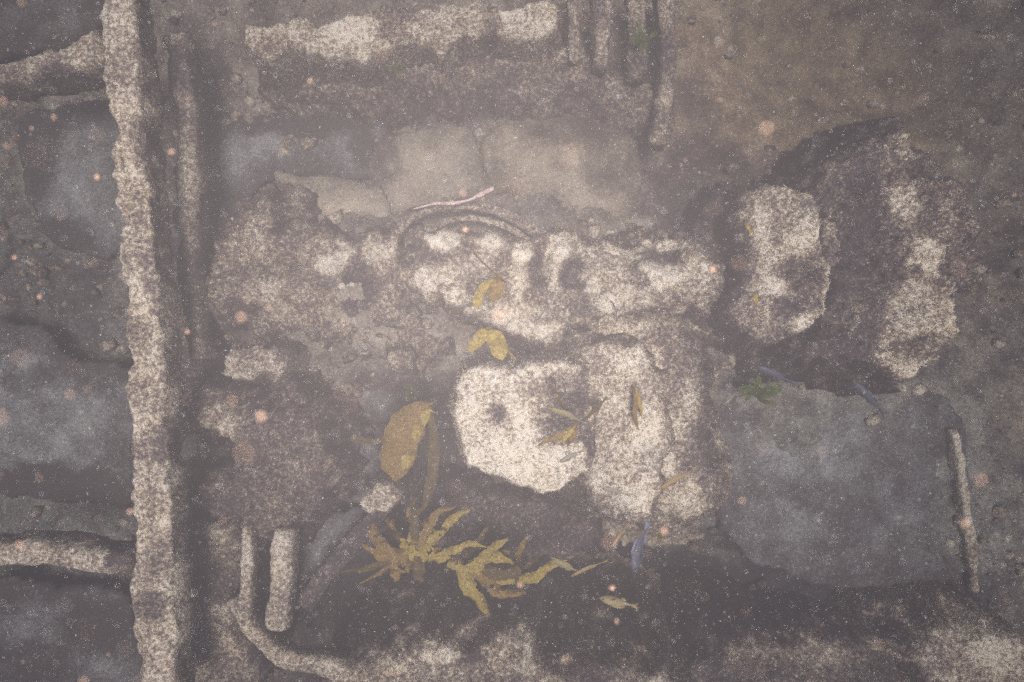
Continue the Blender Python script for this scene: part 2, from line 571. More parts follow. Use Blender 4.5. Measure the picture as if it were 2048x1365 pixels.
sb = obj('seabed', mesh_np('seabed', V, Q=Q, attrs={'growth': g, 'warm': 1.0 * lump(1640, 150, 420, 280), 'cool': np.clip(lump(60, 800, 330, 620) + lump(1680, 1000, 420, 330) + 0.8 * lump(1000, 1200, 500, 170), 0, 1)}, mat=BED))
sb['kind'] = 'structure'
ctrm = (np.abs(q[:, 0]) < 2.9) & (np.abs(q[:, 1]) < 2.1)
Qc = Q[ctrm[Q].all(1)]
turf(sb, V, Qc, g, 4200, 0.013, None, BED)

# broken rubble and shell hash strewn over the seabed: too much to count
_f = (1 + 5 ** .5) / 2
ICO = np.array([(-1, _f, 0), (1, _f, 0), (-1, -_f, 0), (1, -_f, 0), (0, -1, _f), (0, 1, _f), (0, -1, -_f), (0, 1, -_f), (_f, 0, -1), (_f, 0, 1), (-_f, 0, -1), (-_f, 0, 1)]) / 1.9
ICF = np.array([(0, 11, 5), (0, 5, 1), (0, 1, 7), (0, 7, 10), (0, 10, 11), (1, 5, 9), (5, 11, 4), (11, 10, 2), (10, 7, 6), (7, 1, 8), (3, 9, 4), (3, 4, 2), (3, 2, 6), (3, 6, 8), (3, 8, 9), (4, 9, 5), (2, 4, 11), (6, 2, 10), (8, 6, 7), (9, 8, 1)])
nr_ = 9000
vi = rng.choice(np.nonzero(ctrm)[0], nr_)
clump = fbm(V[vi], 3.0, 3, 91)
keep_ = rng.random(nr_) < (0.25 + 0.9 * np.clip(clump + 0.2, 0, 1)) * (1 - 0.9 * np.clip(lump(1720, 150, 520, 330) + lump(1750, 950, 420, 300), 0, 1)[vi])
vi = vi[keep_]; nr_ = len(vi)
rad = 0.006 + 0.030 * rng.random(nr_) ** 3
ctr_ = V[vi] + np.column_stack([rng.normal(0, 0.01, (nr_, 2)), rad * 0.1])
VV = ctr_[:, None, :] + ICO[None] * rad[:, None, None] * (0.65 + 0.7 * rng.random((nr_, 12, 1))) * np.array([1.15, 1.0, 0.65])
TT = (np.arange(nr_)[:, None, None] * 12 + ICF[None]).reshape(-1, 3)
gg = np.repeat(g[vi] + rng.normal(0.04, 0.16, nr_), 12)
rb = obj('rubble', mesh_np('rubble', VV.reshape(-1, 3), T=TT, attrs={'growth': gg}, mat=CRUST))
tag(rb, 'small broken rubble and shell hash strewn over the seabed', 'rubble', kind='stuff')

# ------------------------------------------------------------------ plates of the wreck
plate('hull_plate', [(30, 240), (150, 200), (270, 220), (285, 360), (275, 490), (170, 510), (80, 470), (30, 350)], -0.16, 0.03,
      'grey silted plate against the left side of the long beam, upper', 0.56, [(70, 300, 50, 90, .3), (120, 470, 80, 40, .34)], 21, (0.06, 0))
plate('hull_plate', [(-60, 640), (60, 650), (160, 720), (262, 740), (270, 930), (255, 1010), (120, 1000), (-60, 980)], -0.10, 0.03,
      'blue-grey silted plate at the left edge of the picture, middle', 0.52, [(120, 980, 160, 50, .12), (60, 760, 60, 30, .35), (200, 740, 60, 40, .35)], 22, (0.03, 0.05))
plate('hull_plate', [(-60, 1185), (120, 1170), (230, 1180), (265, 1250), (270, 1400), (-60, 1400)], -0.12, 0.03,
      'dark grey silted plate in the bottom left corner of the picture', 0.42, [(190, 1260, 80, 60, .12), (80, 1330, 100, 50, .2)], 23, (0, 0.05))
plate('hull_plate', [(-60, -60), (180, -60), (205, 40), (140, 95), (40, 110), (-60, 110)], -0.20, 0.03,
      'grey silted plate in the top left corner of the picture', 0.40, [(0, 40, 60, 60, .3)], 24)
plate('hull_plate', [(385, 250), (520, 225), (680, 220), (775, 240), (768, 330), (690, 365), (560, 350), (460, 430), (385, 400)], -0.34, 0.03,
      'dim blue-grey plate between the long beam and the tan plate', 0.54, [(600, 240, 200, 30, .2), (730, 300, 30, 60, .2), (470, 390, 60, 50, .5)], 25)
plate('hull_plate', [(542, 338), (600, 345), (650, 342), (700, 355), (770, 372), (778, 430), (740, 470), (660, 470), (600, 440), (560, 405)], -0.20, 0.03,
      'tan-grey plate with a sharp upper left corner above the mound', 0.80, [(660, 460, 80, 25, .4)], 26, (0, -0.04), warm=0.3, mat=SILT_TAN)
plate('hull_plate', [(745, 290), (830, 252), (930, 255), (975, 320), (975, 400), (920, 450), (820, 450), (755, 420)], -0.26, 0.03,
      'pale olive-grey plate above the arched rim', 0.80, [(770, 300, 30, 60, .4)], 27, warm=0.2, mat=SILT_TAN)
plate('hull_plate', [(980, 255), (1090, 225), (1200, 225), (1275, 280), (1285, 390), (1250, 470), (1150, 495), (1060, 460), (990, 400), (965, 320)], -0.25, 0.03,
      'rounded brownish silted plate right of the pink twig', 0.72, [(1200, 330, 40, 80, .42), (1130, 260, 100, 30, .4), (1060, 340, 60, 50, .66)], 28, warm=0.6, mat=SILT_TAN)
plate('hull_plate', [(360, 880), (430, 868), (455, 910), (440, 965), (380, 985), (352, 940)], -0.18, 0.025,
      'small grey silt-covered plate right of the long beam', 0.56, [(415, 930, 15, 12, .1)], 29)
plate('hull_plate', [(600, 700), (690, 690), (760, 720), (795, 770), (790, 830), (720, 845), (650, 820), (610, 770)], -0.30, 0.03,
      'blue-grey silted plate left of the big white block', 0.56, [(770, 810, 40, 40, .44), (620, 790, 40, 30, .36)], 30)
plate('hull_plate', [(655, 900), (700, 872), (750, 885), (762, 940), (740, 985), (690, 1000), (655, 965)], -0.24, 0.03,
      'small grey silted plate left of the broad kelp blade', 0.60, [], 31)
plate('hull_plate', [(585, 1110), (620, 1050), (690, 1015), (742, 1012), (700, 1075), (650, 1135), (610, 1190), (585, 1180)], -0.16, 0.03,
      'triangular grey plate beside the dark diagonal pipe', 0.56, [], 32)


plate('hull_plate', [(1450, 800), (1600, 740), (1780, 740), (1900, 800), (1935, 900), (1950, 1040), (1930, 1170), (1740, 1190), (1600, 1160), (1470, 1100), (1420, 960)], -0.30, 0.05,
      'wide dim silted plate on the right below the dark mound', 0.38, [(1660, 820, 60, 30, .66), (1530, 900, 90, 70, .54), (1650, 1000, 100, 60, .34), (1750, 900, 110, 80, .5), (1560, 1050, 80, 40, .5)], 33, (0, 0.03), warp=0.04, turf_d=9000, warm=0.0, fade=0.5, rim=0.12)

# ------------------------------------------------------------------ beams, bars and pipes
bar('long_beam', [(228, -60), (240, 110), (258, 300), (272, 480), (284, 650), (292, 820), (300, 1000), (306, 1180), (312, 1430)], 0.36,
    [62, 74, 60, 64, 70, 72, 74, 80, 80], 0.13, 'long pale encrusted beam running top to bottom on the left', 'beam', 0.62,
    [(240, 90, 60, 40, .5), (268, 330, 14, 60, .76), (285, 300, 16, 60, .4), (262, 440, 30, 14, .44), (300, 560, 14, 60, .42), (278, 600, 20, 30, .74), (290, 780, 40, 30, .52), (270, 850, 20, 40, .78), (310, 1000, 18, 60, .4), (280, 1080, 24, 30, .7), (320, 1120, 20, 40, .42), (290, 1300, 40, 24, .5), (265, 665, 26, 26, .42), (300, 1215, 34, 30, .22), (300, 905, 40, 20, .42), (262, 520, 20, 10, .45), (330, 880, 20, 40, .3), (225, 160, 20, 40, .5)], 0.016, seed=41, turf_d=16000, square=0.3, ring=28)
bar('cross_beam', [(-60, 150), (40, 138), (120, 118), (200, 92)], 0.31, [46, 52, 56, 80], 0.15,
    'pale encrusted cross-beam meeting the long beam near the top left corner', 'beam', 0.56, [(120, 150, 60, 18, .3), (10, 150, 40, 40, .4)], 0.016, seed=42)
bar('cross_beam', [(-60, 1112), (60, 1112), (160, 1122), (245, 1130)], 0.31, [54, 52, 54, 44], 0.15,
    'pale encrusted cross-beam meeting the long beam at lower left', 'beam', 0.58, [(222, 1118, 22, 20, .1), (60, 1150, 40, 14, .4)], 0.014, seed=43)
bar('thin_bar', [(345, 70), (366, 200), (372, 340), (370, 470), (374, 600), (392, 720)], 0.02, [60, 40, 42, 40, 42, 40], 0.10,
    'dull grey-tan bar running parallel to the long beam', 'bar', 0.50, [(350, 130, 60, 40, .18), (370, 250, 30, 30, .3), (375, 530, 40, 45, .25), (372, 320, 20, 60, .6), (372, 420, 20, 50, .6)], 0.014, seed=44)
bar('thin_bar', [(492, 1055), (492, 1120), (490, 1190), (486, 1262)], 0.0, [20, 24, 24, 26], 0.07,
    'thin tan bar left of the wider upright bar at lower left', 'bar', 0.58, [], 0.008, seed=45)
bar('thin_bar', [(564, 1062), (560, 1120), (556, 1190), (550, 1262)], 0.06, [42, 46, 46, 44], 0.10,
    'wide tan upright bar beside the triangular grey plate', 'bar', 0.66, [(555, 1230, 30, 30, .5)], 0.010, seed=46)
bar('bent_pipe', [(455, 1205), (500, 1262), (540, 1306), (590, 1330), (660, 1342), (740, 1380)], 0.02, [26, 30, 32, 34, 44, 50], 0.09,
    'bent tan pipe curving away at the bottom left', 'pipe', 0.62, [(620, 1340, 40, 14, .42)], 0.009, seed=47)
bar('diagonal_pipe', [(775, 1015), (720, 1070), (665, 1135), (605, 1215)], -0.08, [34, 36, 38, 36], 0.07,
    'dark purple pipe lying diagonally left of the golden kelp', 'pipe', 0.06, [], 0.008, seed=48, turf_d=8000)
bar('rib', [(1146, -40), (1148, 40), (1150, 118)], -0.05, [24, 22, 26], 0.08, 'pale thin rib nearest the right end of the top beam', 'rib', 0.46, [], 0.010, seed=49)
bar('rib', [(1200, -40), (1206, 50), (1204, 130)], 0.0, [40, 36, 30], 0.10, 'mottled tan rib, second from the top beam', 'rib', 0.52, [(1190, 20, 20, 30, .3)], 0.012, seed=50)
bar('rib', [(1272, -40), (1278, 60), (1276, 150)], -0.06, [38, 40, 36], 0.10, 'dull rib carrying the bright green weed', 'rib', 0.42, [(1280, 130, 30, 20, .2)], 0.012, seed=51)
bar('rib', [(1330, -40), (1338, 80), (1332, 190), (1318, 285)], -0.10, [32, 34, 30, 34], 0.10, 'longest rib, rightmost of those at the top edge', 'rib', 0.46, [(1330, 110, 30, 40, .3)], 0.012, seed=52)
bar('arched_rim', [(784, 520), (790, 470), (830, 430), (900, 410), (980, 418), (1045, 446), (1092, 482), (1118, 510)], -0.02, 20, 0.05,
    'thin curved metal rim arching over the central mound', 'rim', 0.40, [(980, 425, 60, 20, .46)], 0.006, seed=53, turf_d=6000)
bar('arched_rim', [(850, 462), (900, 440), (965, 438), (1030, 462), (1075, 496)], 0.0, 14, 0.04,
    'smaller inner curved rim just under the large arch', 'rim', 0.50, [], 0.005, seed=54, turf_d=6000)
bar('plate_edge', [(1912, 860), (1926, 940), (1938, 1030), (1948, 1110), (1956, 1185)], -0.31, [12, 18, 18, 22, 16], 0.07,
    'upright pale green-white edge strip near the right border', 'strip', 0.86, [(1950, 1130, 20, 60, .5)], 0.010, seed=55)
bar('pink_twig', [(826, 418, -.03), (872, 407), (905, 407, .01), (940, 399, .02), (962, 388, .03), (988, 376, .05)], 0.06, [3, 6, 6, 5, 9, 7], 0.016,
    'pale pink crooked twig lying above the arched rim', 'twig', 0.70, [], 0.003, mat=PINK, seed=56, turf_d=0, ring=10)

# ------------------------------------------------------------------ encrusted lumps
mound('top_beam', [(488, 66), (530, 48), (600, 40), (690, 26), (760, 18), (830, 20), (920, 4), (1020, 2), (1110, -12), (1124, 30), (1112, 62), (1040, 74),
                   (960, 84), (880, 96), (790, 100), (700, 112), (610, 106), (520, 104)], 0.06, -0.45,
      'wide pale encrusted beam lying across the top of the picture', 'beam', 0.66,
      [(800, 50, 40, 40, .34), (780, 20, 40, 14, .34), (985, 40, 30, 30, .34), (560, 90, 60, 16, .5), (850, 60, 60, 20, .56), (1050, 30, 60, 40, .72), (700, 55, 60, 30, .8)],
      edge=0.045, rough=0.020, seed=61)
mound('turf_bank', [(520, 125), (640, 120), (800, 110), (960, 98), (1100, 88), (1250, 140), (1330, 190), (1290, 230), (1150, 200), (1000, 190), (850, 180), (700, 175), (580, 165)], -0.16, -0.75,
      'dark turf-covered slope below the wide top beam', 'bank', 0.32, [(880, 125, 40, 18, .46), (1040, 125, 40, 15, .44), (1160, 100, 50, 25, .5), (1260, 170, 60, 30, .42), (760, 140, 30, 20, .3)],
      edge=0.24, rough=0.05, seed=62, tilt=(0, 0.22))
mound('central_mound', [(800, 500), (850, 468), (930, 456), (1000, 466), (1060, 476), (1130, 470), (1190, 490), (1260, 488), (1330, 464), (1395, 476), (1440, 505), (1452, 570), (1420, 615),
                        (1340, 614), (1260, 630), (1180, 645), (1110, 668), (1050, 674), (985, 664), (940, 640), (895, 610), (850, 596), (806, 560)], 0.14, -0.55,
      'large lumpy cream and brown encrusted mound in the middle', 'mound', 0.50,
      [(850, 510, 40, 34, .26), (930, 500, 24, 40, .34), (885, 478, 36, 28, .95), (985, 482, 34, 24, .86), (865, 562, 52, 40, .80), (945, 530, 40, 30, .66),
       (1045, 540, 22, 60, .84), (1078, 545, 20, 54, .26), (1116, 520, 24, 50, .88), (1150, 548, 36, 34, .24), (1185, 560, 16, 40, .8), (1165, 610, 40, 22, .36), (1080, 600, 30, 30, .34),
       (1030, 625, 70, 24, .76), (1060, 655, 70, 16, .86), (1230, 530, 44, 40, .56), (1250, 500, 40, 10, .8), (1330, 512, 44, 24, .22), (1350, 486, 60, 12, .84), (1320, 555, 50, 30, .9), (1280, 590, 50, 24, .7),
       (1210, 610, 30, 20, .84), (1270, 560, 30, 24, .44), (1395, 530, 30, 50, .62), (1350, 600, 40, 14, .5), (960, 610, 30, 30, .62)],
      [(1045, 520, 45, .06), (1115, 520, 40, .05), (1150, 548, 40, -.07), (1330, 512, 50, -.06), (885, 490, 50, .05), (1320, 560, 60, .04), (1078, 545, 30, -.06), (905, 580, 50, .03)],
      edge=0.12, rough=0.05, seed=63, outl=0.06, turf_d=18000, wob=14)
mound('left_mound', [(430, 470), (500, 400), (545, 385), (600, 430), (680, 470), (760, 470), (800, 520), (800, 600), (860, 640), (900, 690), (830, 720), (740, 690), (640, 690), (560, 670), (460, 660), (400, 600), (405, 520)], -0.06, -0.62,
      'broad mottled brown mound between the long beam and the middle', 'mound', 0.37,
      [(522, 470, 24, 60, .62), (668, 522, 40, 40, .92), (640, 500, 50, 20, .56), (758, 508, 34, 36, .72), (530, 590, 36, 30, .58), (600, 585, 26, 20, .58), (690, 640, 60, 36, .50), (620, 640, 40, 20, .5),
       (520, 640, 50, 14, .4), (860, 660, 40, 24, .42), (460, 540, 30, 30, .48), (720, 580, 34, 50, .14), (560, 440, 20, 30, .14), (480, 620, 30, 20, .14)],
      [(668, 525, 60, .05), (758, 508, 50, .04), (522, 480, 50, .05)], edge=0.16, rough=0.06, seed=64, turf_d=16000, outl=0.08)
mound('rounded_stone', [(440, 710), (480, 684), (540, 686), (585, 700), (588, 745), (540, 765), (490, 762), (450, 745)], -0.02, -0.6,
      'rounded dull tan stone beside the long beam at mid height', 'stone', 0.56, [(570, 700, 20, 16, .35), (500, 740, 40, 16, .48)], (), 0.07, 0.025, seed=65, dome=0.05)
mound('dark_turf_mound', [(350, 830), (420, 790), (500, 800), (580, 780), (640, 830), (660, 900), (650, 980), (600, 1050), (540, 1070), (470, 1060), (400, 1050), (345, 990), (455, 930), (450, 880), (370, 870)], 0.0, -0.62,
      'dark purple-brown turf mound right of the long beam', 'mound', 0.25,
      [(440, 845, 60, 40, .54), (400, 870, 40, 16, .58), (600, 1000, 40, 30, .30), (520, 790, 50, 30, .3), (580, 820, 30, 30, .3), (470, 1040, 60, 16, .3)], (), 0.18, 0.06, seed=66, turf_d=18000, outl=0.08)
mound('bracket_lump', [(350, 1060), (420, 1050), (470, 1065), (475, 1130), (465, 1200), (480, 1250), (520, 1300), (480, 1400), (370, 1400), (350, 1250), (345, 1150)], -0.04, -0.6,
      'mottled tan lump against the long beam at lower left', 'lump', 0.40,
      [(430, 1070, 30, 20, .66), (400, 1110, 40, 40, .50), (440, 1180, 30, 40, .22), (450, 1230, 40, 20, .64), (390, 1225, 24, 50, .58), (400, 1300, 40, 40, .48), (470, 1290, 26, 26, .56), (520, 1290, 20, 40, .1), (355, 1200, 20, 50, .1)],
      (), 0.08, 0.05, seed=67)
mound('white_block', [(922, 746), (990, 732), (1060, 728), (1130, 722), (1188, 732), (1208, 790), (1200, 860), (1194, 930), (1160, 962), (1100, 988), (1060, 978), (1000, 962), (930, 936), (914, 880), (906, 815)], 0.30, -0.42,
      'big bright white-crusted block in the middle of the picture', 'block', 0.88,
      [(1130, 785, 62, 40, .36), (1150, 830, 50, 34, .20), (1100, 830, 40, 30, .40), (1180, 750, 24, 20, .36), (1000, 832, 18, 18, .40), (1020, 860, 14, 30, .58), (1130, 875, 60, 16, .42), (1180, 890, 14, 44, .30),
       (1160, 800, 20, 60, .30), (1080, 950, 26, 20, .72), (1200, 830, 12, 40, .30), (1060, 790, 30, 30, .60), (945, 760, 34, 20, .74), (1040, 920, 50, 30, .98)],
      [(1150, 825, 60, -.05), (1180, 755, 30, -.04)], edge=0.05, rough=0.022, seed=68, outl=0.02, turf_d=18000, wob=12)
mound('side_slab', [(1150, 690), (1230, 676), (1300, 690), (1330, 760), (1345, 860), (1336, 960), (1330, 1030), (1290, 1056), (1230, 1050), (1190, 1022), (1160, 960), (1160, 880), (1160, 800), (1160, 730)], 0.26, -0.42,
      'tan crusted slab against the right side of the white block', 'slab', 0.76,
      [(1230, 720, 50, 30, .66), (1210, 850, 30, 40, .60), (1300, 930, 24, 40, .62), (1260, 1000, 40, 30, .84), (1275, 800, 20, 60, .58), (1250, 860, 40, 30, .60), (1270, 720, 40, 30, .82), (1240, 940, 30, 30, .66), (1210, 1000, 20, 20, .6), (1290, 870, 30, 30, .86), (1190, 700, 40, 20, .74), (1230, 1040, 40, 14, .64)],
      edge=0.12, rough=0.02, seed=69, outl=0.04, fade=(0.25, 0.12), wob=16)
mound('pale_slab', [(1200, 640), (1300, 636), (1380, 660), (1410, 740), (1420, 830), (1430, 920), (1450, 950), (1446, 1000), (1400, 1030), (1330, 1020), (1250, 960), (1200, 800)], 0.12, -0.40,
      'low pale grey slab to the right of the tan slab', 'slab', 0.80,
      [(1425, 850, 40, 200, .46), (1440, 1000, 40, 60, .5), (1380, 700, 40, 50, .52), (1345, 760, 20, 90, .52), (1370, 900, 24, 50, .50), (1390, 1030, 50, 24, .90), (1340, 860, 30, 30, .8), (1320, 680, 50, 20, .6), (1430, 970, 30, 20, .5)], (), 0.17, 0.02, seed=70, wob=16, outl=0.05, fade=(0.26, 0.20))
mound('dark_hollow_lump', [(1060, 690), (1110, 662), (1170, 652), (1200, 672), (1180, 706), (1130, 722), (1070, 720)], 0.02, -0.6,
      'small dark blue-grey lump between central mound and white block', 'lump', 0.10, [(1180, 670, 24, 14, .34), (1090, 670, 20, 14, .3)], (), 0.06, 0.03, seed=71)
mound('tilted_disc', [(1478, 420), (1505, 372), (1550, 352), (1600, 370), (1634, 424), (1648, 500), (1652, 566), (1640, 624), (1614, 668), (1570, 694), (1520, 694), (1484, 664), (1468, 610), (1486, 540), (1494, 470)], 0.20, -0.62,
      'thick tilted disc crusted cream and purple, right of the middle', 'disc', 0.36,
      [(1555, 400, 40, 40, .60), (1530, 450, 18, 56, .70), (1600, 470, 40, 40, .62), (1560, 510, 40, 22, .58), (1590, 545, 36, 30, .26), (1550, 575, 30, 24, .76), (1530, 520, 16, 50, .66), (1640, 590, 12, 60, .78), (1605, 648, 30, 24, .74), (1560, 620, 40, 24, .22),
       (1510, 620, 40, 30, .46), (1560, 670, 30, 20, .30), (1490, 400, 20, 30, .55), (1600, 400, 20, 30, .45), (1480, 560, 16, 60, .14)],
      [(1590, 555, 46, -.05), (1640, 560, 30, .03)], edge=0.06, rough=0.04, seed=72, outl=0.03, turf_d=18000, tilt=(0.25, 0), wob=12)
mound('disc_flank', [(1390, 440), (1440, 380), (1490, 380), (1500, 470), (1490, 560), (1470, 640), (1480, 700), (1440, 700), (1400, 640), (1420, 560), (1390, 500)], -0.12, -0.7,
      'dark turf slope on the left flank of the tilted disc', 'bank', 0.14, [(1420, 420, 30, 30, .24), (1450, 660, 30, 24, .3)], (), 0.12, 0.05, seed=73)
mound('purple_mound', [(1640, 350), (1700, 300), (1770, 262), (1840, 258), (1886, 300), (1912, 350), (1950, 400), (1972, 480), (1956, 560), (1926, 606), (1932, 670), (1890, 738), (1800, 762), (1720, 744), (1640, 730), (1560, 740), (1600, 690), (1650, 640), (1664, 560), (1656, 460)], 0.18, -0.50,
      'rough dark purple mound with cream patches near the right edge', 'mound', 0.20,
      [(1700, 310, 80, 50, .30), (1808, 400, 36, 46, .64), (1835, 515, 44, 44, .74), (1800, 300, 34, 30, .50), (1820, 590, 44, 24, .60), (1850, 645, 84, 56, .72), (1850, 690, 36, 20, .28), (1775, 705, 44, 36, .70), (1840, 735, 70, 18, .74), (1830, 690, 50, 20, .40), (1920, 440, 40, 60, .36),
       (1940, 520, 30, 60, .34), (1700, 560, 40, 80, .10), (1720, 440, 40, 80, .12), (1690, 690, 60, 40, .10), (1900, 640, 24, 50, .74), (1720, 640, 40, 40, .3), (1610, 720, 50, 24, .2), (1760, 360, 24, 40, .36)],
      [(1855, 650, 80, .05), (1835, 515, 60, .05), (1808, 400, 60, .04)], edge=0.12, rough=0.07, outl=0.07, seed=74, turf_d=18000, wob=16)
mound('scalloped_lump', [(1650, 450), (1672, 448), (1684, 480), (1684, 520), (1690, 560), (1676, 580), (1652, 570), (1648, 510)], 0.14, -0.5,
      'small scalloped brown knob on the right rim of the disc', 'lump', 0.36, [], (), 0.04, 0.015, seed=75)
mound('corner_lump', [(1790, 1296), (1850, 1272), (1930, 1258), (2000, 1266), (2060, 1300), (2100, 1420), (1900, 1420), (1850, 1360)], 0.0, -0.6,
      'pale tan lump in the bottom right corner of the picture', 'lump', 0.62, [(1820, 1300, 40, 24, .4), (1870, 1340, 40, 30, .44), (1990, 1310, 50, 40, .72)], (), 0.10, 0.03, seed=76)
mound('low_ledge', [(1380, 1320), (1480, 1290), (1580, 1290), (1680, 1276), (1790, 1282), (1830, 1340), (1820, 1420), (1380, 1420)], -0.20, -0.9,
      'dim dark ledge along the bottom edge, right part', 'ledge', 0.24, [(1500, 1300, 50, 20, .42), (1640, 1300, 60, 24, .46), (1440, 1350, 60, 24, .16), (1740, 1340, 60, 30, .3)], (), 0.12, 0.05, seed=77)
mound('bottom_ledge', [(690, 1336), (740, 1308), (790, 1292), (850, 1268), (900, 1280), (960, 1276), (1010, 1266), (1066, 1270), (1086, 1320), (1160, 1330), (1300, 1340), (1380, 1420), (690, 1420)], 0.04, -0.7,
      'mottled pinkish-tan encrusted ledge along the bottom edge, middle', 'ledge', 0.48,
      [(800, 1320, 24, 24, .66), (880, 1292, 44, 20, .80), (1000, 1290, 40, 20, .52), (1060, 1310, 20, 40, .70), (900, 1350, 40, 24, .50), (840, 1350, 30, 20, .5), (760, 1350, 34, 24, .5), (1000, 1350, 60, 16, .4), (1130, 1350, 40, 16, .56), (1200, 1350, 60, 20, .26), (940, 1310, 30, 20, .2)],
      [(880, 1290, 60, .06), (1060, 1310, 50, .05)], edge=0.09, rough=0.06, seed=78, turf_d=16000, wob=14)
mound('pale_stone', [(708, 1000), (730, 980), (770, 970), (800, 975), (806, 996), (780, 1012), (740, 1026), (714, 1020)], 0.02, -0.6,
      'small pale stone under the tip of the broad kelp blade', 'stone', 0.72, [(790, 985, 20, 20, .44)], (), 0.04, 0.015, seed=79, dome=0.03)
mound('round_stone', [(764, 716), (786, 700), (812, 708), (820, 732), (800, 750), (774, 744)], 0.0, -0.6,
      'small round pinkish-brown stone left of the white block', 'stone', 0.52, [], (), 0.04, 0.015, seed=80, dome=0.03)
mound('tan_stone', [(872, 584), (888, 564), (922, 562), (944, 576), (944, 598), (918, 610), (886, 606)], 0.22, -0.2,
      'small round tan knob on the left of the central mound', 'stone', 0.66, [(905, 585, 14, 10, .8)], (), 0.03, 0.014, seed=81, dome=0.03)
mound('lilac_stone', [(1022, 486), (1040, 476), (1062, 480), (1064, 498), (1046, 510), (1026, 504)], 0.26, -0.2,
      'small lilac-white knob on top of the central mound', 'stone', 0.92, [], (), 0.025, 0.012, seed=82, dome=0.02)
mound('kelp_bank', [(820, 960), (900, 950), (1000, 985), (1100, 1000), (1190, 1030), (1200, 1090), (1150, 1130), (1000, 1140), (880, 1130), (800, 1120), (780, 1050)], -0.22, -1.1,
      'dark turf bank below the white block under the golden kelp', 'bank', 0.14, [(1010, 1050, 40, 30, .26), (1090, 1060, 60, 30, .2), (980, 1000, 60, 12, .24)], (), 0.16, 0.05, seed=83)

# ------------------------------------------------------------------ weeds
def blade_mesh(pts, width, seed, ruffle=0.5, teeth=0.32, holes=0, curl=0.3, n=44, m=9, tip=0.42):
    P = np.asarray(pts, float)
    C = spline(P, n)
    tan = np.gradient(C, axis=0); tan /= np.linalg.norm(tan, axis=1)[:, None]
    side = np.cross(tan, [0, 0, 1.0]); side /= np.linalg.norm(side, axis=1)[:, None] + 1e-9
    nu = np.cross(side, tan)
    t = np.linspace(0, 1, n)
    prof = np.minimum(1, 0.35 + 1.9 * t) * np.sqrt(np.clip((1.0 - t) / tip, 0.02, 1))
    r = np.random.default_rng(seed)
    tl = 1 - teeth * (np.abs(((t * 9 + r.random()) % 1) - 0.5) * 2) - teeth * 0.6 * r.random(n)
    tr = 1 - teeth * (np.abs(((t * 8 + r.random()) % 1) - 0.5) * 2) - teeth * 0.6 * r.random(n)
    v = np.linspace(-1, 1, m)
    ph = r.random() * 6
    V = np.zeros((n, m, 3))
    for j, w in enumerate(v):
        e = tl if w < 0 else tr
        off = w * width / 2 * prof * e
        lift = width * (ruffle * abs(w) ** 1.5 * np.sin(t * 17 + ph + (1.7 if w > 0 else 0)) * 0.5 - curl * w * w * 0.4)
        V[:, j] = C + side * off[:, None] + nu * lift[:, None]
    idx = np.arange(n * m).reshape(n, m)
    Q = np.stack([idx[:-1, :-1], idx[:-1, 1:], idx[1:, 1:], idx[1:, :-1]], -1).reshape(-1, 4)
    V = V.reshape(-1, 3)
    if holes:
        cen = V[Q].mean(1)
        keep = np.ones(len(Q), bool)
        for _ in range(holes):
            k = r.integers(len(Q))
            keep &= np.linalg.norm(cen - cen[k], axis=1) > width * 0.11
        Q = Q[keep]
    # a second skin a couple of millimetres below gives the blade its thickness
    k = len(V)
    nrm = np.repeat(nu, m, axis=0)
    return np.vstack([V, V - nrm * 0.002]), np.vstack([Q, Q[:, ::-1] + k])

def kelp(name, label, root, blades, z, seed, stipe=True, extra=0, teeth=0.20, ruffle=0.38, tip=0.5):
    """root and blades in pixels; blade = (points[(x,y,dz)], width px, material, holes)"""
    rt = px2w(root[0], root[1], z + (root[2] if len(root) > 2 else 0))
    e = empty(name, rt)
    tag(e, label, 'kelp')
    if stipe:
        Vs, Qs, Ts = sweep_mesh([(rt[0] + 0.02, rt[1] + 0.01, rt[2] - 0.35), (rt[0] + 0.01, rt[1], rt[2] - 0.15), (rt[0], rt[1], rt[2] - 0.005)], [0.016, 0.011, 0.02], [0.016, 0.011, 0.02], 0.001, seed, 0.02, 8, 1.0)
        obj('stipe', mesh_np('stipe', Vs - np.array(rt), Q=Qs, T=Ts, mat=KELP_BROWN), e)
    for k, (pts, w, mt, hl) in enumerate(blades):
        P = []
        for i, p in enumerate(pts):
            zz = z + (p[2] if len(p) > 2 else 0.02 * math.sin(i * 1.3 + k))
            P.append(px2w(p[0], p[1], zz))
        V, Q = blade_mesh(P, w * pxs(z), seed * 31 + k, holes=hl, teeth=teeth, ruffle=ruffle, tip=tip)
        o = obj('blade', mesh_np('blade', V - np.array(rt), Q=Q, mat=mt), e)
        if extra:
            for q_ in range(extra):
                rd = np.random.default_rng(seed * 97 + k * 5 + q_)
                P2 = np.array(P[:]) - np.array(P[0])
                a = rd.normal(0, 0.35)
                rot = np.array([[math.cos(a), -math.sin(a), 0], [math.sin(a), math.cos(a), 0], [0, 0, 1]])
                P2 = (P2 @ rot.T) * (0.55 + 0.4 * rd.random()) + np.array(P[0])
                P2[:, 2] -= 0.05 + 0.05 * rd.random()
                V, Q = blade_mesh(P2, w * pxs(z) * 0.7, seed * 31 + k + 500 + q_, holes=hl)
                obj('blade', mesh_np('blade', V - np.array(rt), Q=Q, mat=KELP_DIM if q_ % 2 else KELP_BROWN), e)
    return e

